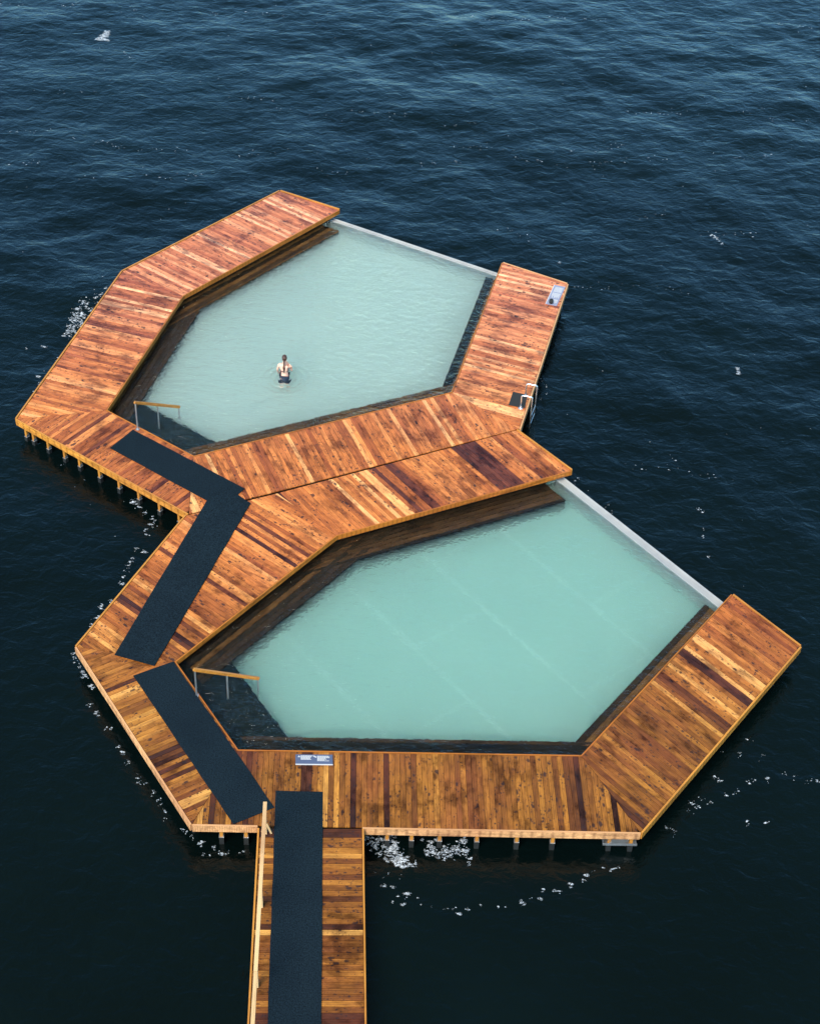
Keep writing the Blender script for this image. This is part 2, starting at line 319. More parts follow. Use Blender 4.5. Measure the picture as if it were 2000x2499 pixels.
    rr = mth(n, l, 'SUBTRACT', rough, mth(n, l, 'MULTIPLY', wm, 0.22))
    l.new(rr, bs.inputs['Roughness'])
    bp = n.new('ShaderNodeBump'); bp.inputs['Strength'].default_value = 0.35; bp.inputs['Distance'].default_value = 0.004
    l.new(g.outputs['Fac'], bp.inputs['Height']); l.new(bp.outputs[0], bs.inputs['Normal'])
    return m
M = {}
RED = [(0.0,(.055,.013,.010)),(0.12,(.12,.029,.014)),(0.20,(.29,.072,.018)),(0.45,(.43,.122,.026)),(0.68,(.57,.178,.040)),(0.88,(.71,.26,.070)),(1.0,(.86,.42,.15))]
PINK_SHEEN = [(0.0,(.070,.016,.018)),(0.12,(.14,.032,.026)),(0.20,(.30,.074,.038)),(0.45,(.43,.120,.052)),(0.68,(.57,.182,.078)),(0.88,(.71,.27,.125)),(1.0,(.87,.44,.23))]  # far boards: pinkish sheen of the sky painted into the wood tones
BROWN = [(0.0,(.036,.011,.007)),(0.12,(.068,.019,.006)),(0.20,(.135,.043,.008)),(0.45,(.22,.078,.011)),(0.68,(.31,.118,.016)),(0.88,(.42,.175,.027)),(1.0,(.60,.30,.07))]
DARK = [(0.0,(.014,.011,.009)),(0.35,(.035,.021,.013)),(0.6,(.075,.036,.016)),(0.8,(.15,.065,.020)),(1.0,(.24,.11,.035))]
M['deck'] = wood_material('weathered_larch', RED, stops2=BROWN, stops0=PINK_SHEEN, wet=.95, tint=(.28,.068,.028))
M['darkwood'] = wood_material('submerged_timber', DARK, wet=.6, knots=0, tint=(.06,.028,.012))
M['amber'] = wood_material('amber_pine', base=(.50,.215,.035), wet=.5, knots=.6)
M['edge'] = wood_material('orange_pine', base=(.40,.135,.018), wet=.6, knots=.5)
M['pale'] = wood_material('pale_pine', base=(.55,.29,.13), wet=.12, knots=.35, rough=.5)
M['new'] = wood_material('new_pine', base=(.62,.42,.21), wet=.05, knots=.35, rough=.5)

def simple(name, col, rough=.5, metal=0.0, nscale=None, ncol=None, amt=.5, bump=0.0, bscale=30, geo=True, lo=.4, hi=.65):
    m, n, l, bs = mat(name)
    bs.inputs['Base Color'].default_value = (*col, 1); bs.inputs['Roughness'].default_value = rough; bs.inputs['Metallic'].default_value = metal
    pos = n.new('ShaderNodeNewGeometry').outputs['Position']
    if nscale:
        t = noise(n, l, pos, nscale, 5, .6, .4)
        l.new(mixc(n, l, rng(n, l, t.outputs['Fac'], lo, hi, 0, amt), col, ncol), bs.inputs['Base Color'])
    if bump:
        t = noise(n, l, pos, bscale, 3)
        b = n.new('ShaderNodeBump'); b.inputs['Strength'].default_value = bump; b.inputs['Distance'].default_value = .01
        l.new(t.outputs['Fac'], b.inputs['Height']); l.new(b.outputs[0], bs.inputs['Normal'])
    return m
def foam_mat():
    m, n, l, bs = mat('sea_foam')
    pos = n.new('ShaderNodeNewGeometry').outputs['Position']
    a = noise(n, l, pos, 16, 4, .7, .6)
    l.new(mixc(n, l, rng(n, l, a.outputs['Fac'], .4, .6), (.20,.24,.30), (.55,.61,.69)), bs.inputs['Base Color'])
    bs.inputs['Roughness'].default_value = .9
    b_ = noise(n, l, pos, 26, 3, .6, 1.0)
    ea = n.new('ShaderNodeAttribute'); ea.attribute_name = 'core'
    l.new(mth(n, l, 'MULTIPLY', rng(n, l, b_.outputs['Fac'], .42, .60, .0, 1.0), ea.outputs['Fac'], clampit=True), bs.inputs['Alpha'])
    return m
M['galv'] = simple('galvanised_steel', (.55,.57,.60), .38, .85, 9, (.40,.42,.46), .6)
M['chrome'] = simple('polished_steel', (.80,.80,.82), .18, .9)
M['gutter'] = simple('wet_steel_sheet', (.32,.33,.335), .6, 0, 1.3, (.24,.25,.27), .8)
M['poolwall'] = simple('pool_liner_grey', (.25,.27,.28), .5, 0, 2.0, (.19,.22,.23), .5)
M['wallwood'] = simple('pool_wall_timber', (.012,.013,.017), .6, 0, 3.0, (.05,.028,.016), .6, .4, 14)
M['rubber'] = simple('black_step_rubber', (.006,.008,.010), .7, 0, 5, (.012,.016,.014), .7)
M['float'] = simple('black_float', (.008,.009,.010), .6, 0, 3, (.018,.020,.020), .6)
M['under'] = simple('under_deck_timber', (.05,.025,.010), .7, 0, 5, (.025,.012,.006), .7)
M['panel'] = simple('slate_blue_panel', (.07,.09,.16), .35, 0, 8, (.06,.075,.14), .5)
M['lilac'] = simple('pale_lilac_panel', (.22,.235,.33), .35, 0, 8, (.19,.20,.29), .5)
M['white'] = simple('white_print', (.46,.47,.50), .5)
M['black'] = simple('black_rubber_mat', (.008,.009,.010), .85, 0, 60, (.015,.016,.018), .6)
M['foam'] = foam_mat()
M['skin'] = simple('skin', (.74,.43,.33), .5, 0, 25, (.66,.34,.26), .4)
M['hair'] = simple('brown_hair', (.055,.017,.011), .42, 0, 60, (.02,.007,.006), .8)
M['maroon'] = simple('maroon_fabric', (.035,.006,.008), .7)
M['navy'] = simple('navy_fabric', (.012,.022,.050), .6)

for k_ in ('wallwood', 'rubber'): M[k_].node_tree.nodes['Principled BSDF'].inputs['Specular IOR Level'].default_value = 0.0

def carpet():
    m, n, l, bs = mat('navy_felt')
    pos = n.new('ShaderNodeNewGeometry').outputs['Position']
    a = noise(n, l, pos, 30, 4, .8); b = noise(n, l, pos, 1.1, 5, .6)
    c = mixc(n, l, rng(n, l, a.outputs['Fac'], .3, .7), (.0006,.0022,.0040), (.0105,.0225,.0345))
    c = mixc(n, l, rng(n, l, b.outputs['Fac'], .4, .7, 0, .55), c, mixc(n, l, 1.0, c, (.55,.60,.66), 'MULTIPLY'))
    l.new(c, bs.inputs['Base Color']); bs.inputs['Roughness'].default_value = .9
    bs.inputs['Specular IOR Level'].default_value = .08
    bp = n.new('ShaderNodeBump'); bp.inputs['Strength'].default_value = .8; bp.inputs['Distance'].default_value = .012
    l.new(a.outputs['Fac'], bp.inputs['Height']); l.new(bp.outputs[0], bs.inputs['Normal'])
    return m
M['felt'] = carpet()

def floor_mat(name, c0, c1, c2, seam):
    m, n, l, bs = mat(name)
    pos = n.new('ShaderNodeNewGeometry').outputs['Position']
    a = noise(n, l, pos, .35, 4, .6)
    c = mixc(n, l, rng(n, l, a.outputs['Fac'], .35, .65), c0, c1)
    # faint welded seams of the liner: lines parallel to the overflow side
    rot = mapping(n, l, pos, (1,1,1), (0,0,0), (0,0,math.radians(49.7)))
    sp = n.new('ShaderNodeSeparateXYZ'); l.new(rot.outputs[0], sp.inputs[0])
    fr = mth(n, l, 'FRACT', mth(n, l, 'DIVIDE', mth(n, l, 'ADD', sp.outputs[1], 0.4), 2.2))
    line = rng(n, l, mth(n, l, 'ABSOLUTE', mth(n, l, 'SUBTRACT', fr, .5)), .0, .022, 1.0, 0.0)
    # staggered cross seams between the strips
    row = mth(n, l, 'FLOOR', mth(n, l, 'ADD', mth(n, l, 'DIVIDE', mth(n, l, 'ADD', sp.outputs[1], 0.4), 2.2), .5))
    fx = mth(n, l, 'FRACT', mth(n, l, 'ADD', mth(n, l, 'DIVIDE', sp.outputs[0], 5.5), mth(n, l, 'MULTIPLY', row, .37)))
    line = mth(n, l, 'MAXIMUM', line, rng(n, l, mth(n, l, 'ABSOLUTE', mth(n, l, 'SUBTRACT', fx, .5)), .0, .005, 1.0, 0.0))
    brk = noise(n, l, pos, 1.4, 3)
    line = mth(n, l, 'MULTIPLY', line, rng(n, l, brk.outputs['Fac'], .35, .6, .2, .8))
    c = mixc(n, l, mth(n, l, 'MULTIPLY', line, seam), c, c2)
    l.new(c, bs.inputs['Base Color']); bs.inputs['Roughness'].default_value = .7
    return m
M['floor'] = floor_mat('turquoise_pool_floor', (.25,.41,.37), (.29,.455,.41), (.80,.93,.89), .6)
M['floor_sky_tint'] = floor_mat('sky_tint_pool_floor', (.50,.54,.51), (.58,.60,.57), (.7,.8,.74), .08)  # sky reflection on the far pool put into this paler floor colour

def pool_water_mat(name, vcol, rings=None):
    m, n, l, bs = mat(name)
    pos = n.new('ShaderNodeNewGeometry').outputs['Position']
    bs.inputs['Base Color'].default_value = (.86,.99,.975,1)
    bs.inputs['Roughness'].default_value = 0.055; bs.inputs['IOR'].default_value = 1.33
    bs.inputs['Transmission Weight'].default_value = 1.0
    mp = mapping(n, l, pos, (1.0, 1.5, 1), (0,0,0), (0,0,math.radians(28)))
    a = noise(n, l, mp.outputs[0], 3.6, 3, .55, .35); b = noise(n, l, mp.outputs[0], 9.0, 2, .5)
    h = mth(n, l, 'ADD', a.outputs['Fac'], mth(n, l, 'MULTIPLY', b.outputs['Fac'], .25))
    # the wind reaches the western half of each pool: ripples fade towards the overflow side
    sp = n.new('ShaderNodeSeparateXYZ'); l.new(pos, sp.inputs[0])
    st = rng(n, l, sp.outputs[0], -6.5, 3.0, 1.0, .45)
    if rings:
        dv = n.new('ShaderNodeVectorMath'); dv.operation = 'DISTANCE'; l.new(pos, dv.inputs[0]); dv.inputs[1].default_value = (*rings, ZW)
        dd = mth(n, l, 'ADD', dv.outputs['Value'], mth(n, l, 'MULTIPLY', a.outputs['Fac'], .12))
        rg = mth(n, l, 'MULTIPLY', mth(n, l, 'SINE', mth(n, l, 'MULTIPLY', dd, 34)), rng(n, l, dd, .2, 1.0, .40, 0))
        rgc = n.new('ShaderNodeClamp'); rgc.inputs['Min'].default_value = -1; l.new(rg, rgc.inputs['Value'])
        h = mth(n, l, 'ADD', h, mth(n, l, 'MULTIPLY', rgc.outputs[0], rng(n, l, dd, .95, 1.05, 1, 0)))
    bp = n.new('ShaderNodeBump'); bp.inputs['Distance'].default_value = .15
    l.new(mth(n, l, 'MULTIPLY', st, .95), bp.inputs['Strength']); l.new(h, bp.inputs['Height']); l.new(bp.outputs[0], bs.inputs['Normal'])
    vol = n.new('ShaderNodeVolumePrincipled'); vol.inputs['Density'].default_value = .06
    vol.inputs['Color'].default_value = (*vcol, 1); vol.inputs['Anisotropy'].default_value = 0.0
    l.new(vol.outputs[0], n['Material Output'].inputs['Volume'])
    return m
M['pool'] = pool_water_mat('pool_water_green', (.66,.90,.85))
def milk_mat(name, col, dens):
    m = bpy.data.materials.new(name); m.use_nodes = True; n = m.node_tree.nodes; l = m.node_tree.links
    n.remove(n['Principled BSDF']); v = n.new('ShaderNodeVolumePrincipled'); v.inputs['Density'].default_value = dens
    v.inputs['Color'].default_value = (*col, 1); l.new(v.outputs[0], n['Material Output'].inputs['Volume']); return m
M['milk'] = milk_mat('mineral_haze_green', (.765,.95,.92), 1.05)
M['milk_sky_tint'] = milk_mat('mineral_haze_sky_tint', (.885,.975,.962), 2.2)  # haze colour paler as well, carrying the far pool's sky reflection
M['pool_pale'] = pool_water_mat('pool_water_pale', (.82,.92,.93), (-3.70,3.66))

def sea_mat():
    m, n, l, bs = mat('sea_water')
    pos = n.new('ShaderNodeNewGeometry').outputs['Position']
    big = noise(n, l, pos, .12, 3)
    c = mixc(n, l, rng(n, l, big.outputs['Fac'], .35, .65), (.0006,.0022,.0022), (.0010,.0036,.0040))
    l.new(c, bs.inputs['Base Color']); bs.inputs['Roughness'].default_value = .15; bs.inputs['IOR'].default_value = 1.333
    mp = mapping(n, l, pos, (1, 1.35, 1), (0,0,0), (0,0,math.radians(14)))
    a = noise(n, l, mp.outputs[0], 2.4, 5, .56, .6); b = noise(n, l, mp.outputs[0], 13, 3, .6)
    h = mth(n, l, 'ADD', a.outputs['Fac'], mth(n, l, 'MULTIPLY', b.outputs['Fac'], .07))
    sp = n.new('ShaderNodeSeparateXYZ'); l.new(pos, sp.inputs[0])
    # calmer in the lee of the platform (south), rougher in the open water to the north
    st = rng(n, l, sp.outputs[1], -14, 12, .30, .29)
    bp = n.new('ShaderNodeBump'); bp.inputs['Distance'].default_value = .11
    l.new(st, bp.inputs['Strength']); l.new(h, bp.inputs['Height']); l.new(bp.outputs[0], bs.inputs['Normal'])
    return m
M['sea'] = sea_mat()

# ------------------------------------------------------------------ pool outlines
GU_IN = (V2((-2.951,12.006)), V2((2.142,9.403)))
GL_IN = (V2((3.815,-0.145)), V2((7.599,-4.610)))
def meet(a, b, c, d):
    e = b-a; f = d-c; t = cross(c-a, f)/cross(e, f); return a+e*t
def pool_poly(names, g):
    """inner edge of the deck, closed by the overflow line; first and last name are the arm ends"""
    pts = [pt(q) for q in names]
    first = meet(pts[0], pts[1], g[0], g[1]); last = meet(pts[-2], pts[-1], g[0], g[1])
    return [first]+pts[1:-1]+[last]
UP = pool_poly('BCDEFG', GU_IN)      # counter-clockwise
LO = pool_poly('NOPQRS', GL_IN)
UPW = offset(UP, [.10]*5+[0]); LOW = offset(LO, [.10]*5+[0])

# ------------------------------------------------------------------ sea, one sheet to the horizon, waves as real relief
rs = np.random.RandomState(4)
WV = []
for lam in np.geomspace(0.45, 7.5, 60):
    ang = math.radians(262) + rs.normal(0, .85)             # the wind drives the waves towards the south
    k = 2*math.pi/lam
    WV.append((k*math.cos(ang), k*math.sin(ang), rs.uniform(0, 6.283), .0062*lam**.98))
def sea_h(x, y):
    x = np.asarray(x, float); y = np.asarray(y, float); h = np.zeros_like(x)
    for kx, ky, ph, a in WV:
        s = np.sin(kx*x+ky*y+ph + .5*np.sin(.31*x-.22*y+ph)); h += a*(s + .35*s*s)
    t = np.clip((y+15)/27, 0, 1); lee = .34+.66*(t*t*(3-2*t))
    side = np.clip((x-6)/8, 0, 1); lee = np.maximum(lee, .55*side)
    far = np.clip((260-np.hypot(x, y))/200, 0, 1)
    gust = .85+.28*np.sin(.21*x+.13*y+1.3)*np.sin(.17*y-.11*x)
    return h*lee*far*gust*.27 - .03
def axis(a, b, step, far):
    core = list(np.arange(a, b+step/2, step)); s = step; hi = [core[-1]]; lo = [core[0]]
    while hi[-1] < far: s *= 1.22; hi.append(hi[-1]+s); lo.append(lo[-1]-s)
    return np.array(lo[:0:-1]+core+hi[1:])
xs = axis(-20, 19, .10, 4000); ys = axis(-20, 35, .10, 4000)
gx, gy = np.meshgrid(xs, ys); gz = sea_h(gx, gy)
nx, ny = len(xs), len(ys)
def inside(poly, x, y):
    r = np.ones_like(x, bool)
    for i in range(len(poly)):
        a, b = poly[i], poly[(i+1)%len(poly)]; r &= ((b.x-a.x)*(y-a.y)-(b.y-a.y)*(x-a.x)) > 0
    return r
hole = inside(offset(UP, [.25]*5+[.19]), gx, gy) | inside(offset(LO, [.25]*5+[.19]), gx, gy)
idx = np.arange(nx*ny).reshape(ny, nx)
q = np.stack([idx[:-1,:-1], idx[:-1,1:], idx[1:,1:], idx[1:,:-1]], -1).reshape(-1, 4)
q = q[~hole.ravel()[q].all(1)]
me = bpy.data.meshes.new('sea')
me.vertices.add(nx*ny); me.vertices.foreach_set('co', np.stack([gx, gy, gz], -1).astype(np.float32).ravel())
me.loops.add(q.size); me.loops.foreach_set('vertex_index', q.ravel().astype(np.int32))
me.polygons.add(len(q)); me.polygons.foreach_set('loop_start', np.arange(0, q.size, 4, dtype=np.int32))
me.update(calc_edges=True); me.polygons.foreach_set('use_smooth', [True]*len(q)); me.materials.append(M['sea'])
sea = link(bpy.data.objects.new('sea', me)); tag(sea, kind='structure')

# ------------------------------------------------------------------ decks
def plank_mesh(name, parent, sections, mat_, top=ZD, width=.112, gap=.006, thick=.028, calm=1.0):
    """sections: (polygon, board direction in degrees). every board is its own solid with its own tone"""
    vs, fs, uvs, cols = [], [], [], []
    for poly, deg, tone in sections:
        poly = ccw(poly); d = Vector((math.cos(math.radians(deg)), math.sin(math.radians(deg)))); e = Vector((-d.y, d.x))
        lo = min(p.dot(e) for p in poly); hi = max(p.dot(e) for p in poly)
        s = lo - rnd.random()*.05; run = 0
        while s < hi:
            w = width
            rect = [d*-60+e*s, d*60+e*s, d*60+e*(s+w), d*-60+e*(s+w)]
            c = clip(rect, poly); s += w+gap
            if run <= 0:
                r = rnd.random(); base = (rnd.uniform(.0,.15) if r < .15 else rnd.uniform(.2,.62) if r < .66 else rnd.uniform(.62,1.0)); run = rnd.choice((1,1,1,1,2))
            run -= 1
            if len(c) < 3 or abs(area(c)) < .004: continue
            cc = (min(1, max(0, .52+(base-.52)*calm+tone+rnd.uniform(-.07,.07))), rnd.random(), rnd.random(), 1)
            z = top + rnd.uniform(-.0025,.0)
            tilt = rnd.uniform(-.003, .003)
            n = len(vs); k = len(c); mid = s-w/2
            for p in c: vs.append((p.x, p.y, z+tilt*(p.dot(e)-mid)/w))
            for p in c: vs.append((p.x, p.y, z-thick))
            faces = [tuple(range(n, n+k)), tuple(reversed(range(n+k, n+2*k)))]
            for i in range(k): j = (i+1)%k; faces.append((n+i, n+k+i, n+k+j, n+j))
            for f in faces:
                fs.append(f)
                for vi in f:
                    p = Vector(vs[vi]); uvs.append((p.xy.dot(d), p.xy.dot(e)-(s-w-gap))); cols.append(cc)
    o = wmesh(name, vs, fs, mat_, parent)
    uvl = o.data.uv_layers.new(name='UVMap'); uvl.data.foreach_set('uv', [c for u in uvs for c in u])
    ca = o.data.color_attributes.new('plank', 'FLOAT_COLOR', 'CORNER'); ca.data.foreach_set('color', [c for u in cols for c in u])
    return o
def add_wood_attr(o, length_axis=None):
    """UVs and a tone for a single piece of timber (box-like mesh)"""
    me = o.data
    if length_axis is None:
        best = max(me.edges, key=lambda e: (me.vertices[e.vertices[0]].co-me.vertices[e.vertices[1]].co).length)
        length_axis = me.vertices[best.vertices[0]].co-me.vertices[best.vertices[1]].co
    ax = Vector(length_axis).normalized()
    uvl = me.uv_layers.new(name='UVMap'); r = (rnd.random(), rnd.random(), rnd.random(), 1)
    ca = me.color_attributes.new('plank', 'FLOAT_COLOR', 'CORNER')
    for p in me.polygons:
        sd_ = ax.cross(p.normal); 
        if sd_.length < .1: sd_ = ax.orthogonal()
        sd_.normalize()
        for li in p.loop_indices:
            co = me.vertices[me.loops[li].vertex_index].co
            uvl.data[li].uv = (co.dot(ax), co.dot(sd_)); ca.data[li].color = r
    return o
def fascia(parent, a, b, mat_, lip=.012, h=.19, th=.042, inward=None, cut=(0,0), clear=.006):
    """edge board hung along the outside of the deck edge a->b; the deck lies to the left of a->b"""
    a = V2(a); b = V2(b); d = (b-a).normalized(); nrm = Vector((d.y, -d.x))
    a2 = a+d*cut[0]; b2 = b-d*cut[1]
    L = (b2-a2).length; n = max(1, round(L/4.2)); m = MB()
    for i in range(n):
        p = a2+d*(L*i/n+.002); q_ = a2+d*(L*(i+1)/n-.002); wob = rnd.uniform(-.003,.003)
        c = (p+q_)/2 + nrm*(th/2+clear+wob); z1 = ZD+lip+rnd.uniform(-.003,.003); z0 = z1-h
        m.box((c.x, c.y, (z0+z1)/2), Vector((d.x,d.y,0))*(q_-p).length/2, Vector((nrm.x,nrm.y,0))*th/2, (0,0,(z1-z0)/2))
    o = m.build('edge_board', mat_, parent); add_wood_attr(o, (d.x, d.y, 0)); return o
def joists(parent, poly, deg):
    """bearers under the boards, one mesh per deck section"""
    poly = offset(ccw(poly), [-.05]*len(poly)); d = Vector((math.cos(math.radians(deg+90)), math.sin(math.radians(deg+90)))); e = Vector((-d.y, d.x))
    m = MB(); lo = min(p.dot(e) for p in poly); hi = max(p.dot(e) for p in poly); s = lo+.12
    while s < hi-.05:
        c = clip([d*-60+e*s, d*60+e*s, d*60+e*(s+.05), d*-60+e*(s+.05)], poly); s += .55
        if len(c) >= 3 and abs(area(c)) > .005: m.prism(ccw(c), ZD-.20, ZD-.032)
    if m.v: return m.build('joist_frame', M['under'], parent)
def post(parent, p, zt=ZD-.19, zb=.16, mat_=None, foot=True, d=(1,0)):
    d = Vector((d[0], d[1], 0)).normalized(); s = Vector((-d.y, d.x, 0)); m = MB()
    m.box((p[0], p[1], (zt+zb)/2), d*.036, s*.036, (0,0,(zt-zb)/2))
    o = m.build('post', mat_ or M['amber'], parent, bevel=.004); add_wood_attr(o, (0,0,1))
    if foot:
        m = MB(); m.box((p[0], p[1], zb-.004), d*.055, s*.055, (0,0,.004)); m.box((p[0]+d.x*.041, p[1]+d.y*.041, zb+.035), d*.004, s*.045, (0,0,.04))
        m.build('post_foot', M['galv'], o); m = MB(); m.box((p[0], p[1], zb-.22), d*.05, s*.05, (0,0,.20)); m.build('pile', M['float'], o)
    return o
def ring_between(p0, p1, q0, q1):
    return [p0, p1, q1, q0]

up = empty('floating_pool_deck', (-3.0, 5.0, 0))
tag(up, 'farther wooden deck around the pale pool with the bather in it', 'pool deck', 'floating pool decks')
lo = empty('floating_pool_deck', (0.5, -6.5, 0))
tag(lo, 'nearer wooden deck around the empty greener pool, joined to the gangway', 'pool deck', 'floating pool decks')

SEC_UP = [('ABCJ', -35, .24), ('JCDK', -16, .12), ('KDEL', 55, -.04), (None, -66, .10), ('FGHI', -19, .32)]
seam = offset(ccw([pt('L'), pt('E'), pt('F'), pt('I')]), [0]*4)
polys_up = []
for k, deg, tone in SEC_UP:
    polys_up.append(([pt(c) for c in k] if k else [pt('L'), pt('E'), pt('F'), pt('I')], deg, tone))
shr = .004
plank_mesh('decking', up, [(offset(ccw(p), [-shr]*len(p)), d, t) for p, d, t in polys_up], M['deck'], calm=.72)
# lower deck starts 25 mm from the upper one: the black seam
sv = (pt('I')-pt('L')).normalized(); sn = Vector((sv.y, -sv.x))
Lb, Xb, Mb = pt('L2'), pt('X')+sn*.03, pt('M')+sn*.02
Lb = pt('L')+sn*.035-sv*.07
polys_lo = [([pt('W'), pt('P'), pt('O'), Xb, Lb], -38, .03), ([Xb, pt('O'), pt('N'), Mb], -51, -.03),
            ([pt('V'), pt('Q'), pt('P'), pt('W')], 34, -.02), ([pt('V'), pt('Q'), pt('R'), pt('U')], -87, -.05),
            ([pt('U'), pt('R'), pt('S'), pt('T')], -47, .04)]
plank_mesh('decking', lo, [(offset(ccw(p), [-shr]*len(p)), d, t) for p, d, t in polys_lo], M['deck'], calm=1.0)
for par, polys in ((up, polys_up), (lo, polys_lo)):
    for p, d, t in polys: joists(par, p, d)

def edge(par, a, b, m_, **k): return fascia(par, a, b, m_, **k)
A,B,C,D,E_,F_,G,H_,I_,J,K,L_ = [pt(c) for c in 'ABCDEFGHIJKL']
# outer edges, clockwise order would put the deck on the right, so walk them with the deck on the left
for a, b, m_, lip in ((B,A,'amber',.02),(A,J,'amber',.02),(J,K,'amber',.02),(K,L_,'amber',.012),(I_,H_,'pale',.004),(H_,G,'pale',.012)):
    edge(up, a, b, M[m_], lip=lip)
for a, b, m_ in ((C,B,'amber'),(D,C,'amber'),(E_,D,'amber'),(F_,E_,'amber'),(G,F_,'amber')):
    edge(up, a, b, M['edge'], lip=.004, th=.03, h=.14)
N,O,P_,Q,R_,S_,T_,U_,V_,W_ = [pt(c) for c in 'NOPQRSTUVW']
GW0, GW1 = V2((-2.785,-12.073)), V2((-.669,-11.940))
for a, b, m_, lip in ((Lb,W_,'amber',.016),(W_,V_,'pale',.010),(V_,V2((-2.83,-12.015)),'pale',.012),(V2((-.66,-11.929)),U_,'pale',.012),(U_,T_,'amber',.008),(T_,S_,'amber',.014),(N,Mb,'amber',.016)):
    edge(lo, a, b, M[m_], lip=lip, h=.20)
for a, b in ((O,N),(P_,O),(Q,P_),(R_,Q),(S_,R_)):
    edge(lo, a, b, M['edge'], lip=.004, th=.03, h=.14)

# floats under the decks (black, only their shade is seen below the edge)
def float_body(par, poly, ins):
    m = MB(); m.prism(offset(ccw(poly), ins), -.35, ZD-.21); m.build('float', M['float'], par)
for p, d, t in polys_up: float_body(up, p, [-.42]*4 if len(p) == 4 else [-.42]*5)
for p, d, t in polys_lo: float_body(lo, p, [-.42]*len(p))

def along(a, b, ts, par, inset=.05, **k):
    d = (b-a).normalized(); nrm = Vector((-d.y, d.x))
    for t in ts:
        p = a+(b-a)*t+nrm*inset; post(par, p, d=d, **k)
along(K, L_, [.041,.086,.176,.275,.365,.483,.597,.71,.827,.937], up)
along(J, K, [.1,.25,.4,.55,.7,.85], up)
along(I_, H_, [.08,.22,.36,.5,.64,.78,.92], up)
along(V_, U_, [.063,.118,.381,.434,.489,.552,.636,.726,.807,.935,.984], lo, zb=.22)
along(W_, V_, [.08,.19,.30,.41,.52,.63,.74,.85,.95], lo, inset=.16)
along(U_, T_, [.1,.22,.34,.46,.58,.70,.82,.94], lo, inset=.2)
along(Lb, W_, [.08,.22,.36,.5,.64,.78,.92], lo)
# steel tray and net under the south-east corner
dU = (U_-V_).normalized(); nU = Vector((-dU.y, dU.x)); base = U_-dU*.66+nU*.03
m = MB()
m.box((*(base+dU*.28+nU*.06), .20), (dU.x*.36,dU.y*.36,0), (nU.x*.10,nU.y*.10,0), (0,0,.006))
m.box((*(base+dU*.28-nU*.04), .235), (dU.x*.36,dU.y*.36,0), (nU.x*.004,nU.y*.004,0), (0,0,.035))
m.box((*(base-dU*.08+nU*.04), .31), (dU.x*.004,dU.y*.004,0), (nU.x*.08,nU.y*.08,0), (0,0,.11))
m.build('steel_tray', M['galv'], lo)
m = MB()
for i in range(7):
    a = base+dU*(-.02+i*.05)-nU*.055
    m.tube([(a.x,a.y,.21),(a.x+dU.x*.16,a.y+dU.y*.16,.44)], .0035, 5); m.tube([(a.x+dU.x*.16,a.y+dU.y*.16,.21),(a.x,a.y,.44)], .0035, 5)
m.build('wire_net', M['galv'], lo)

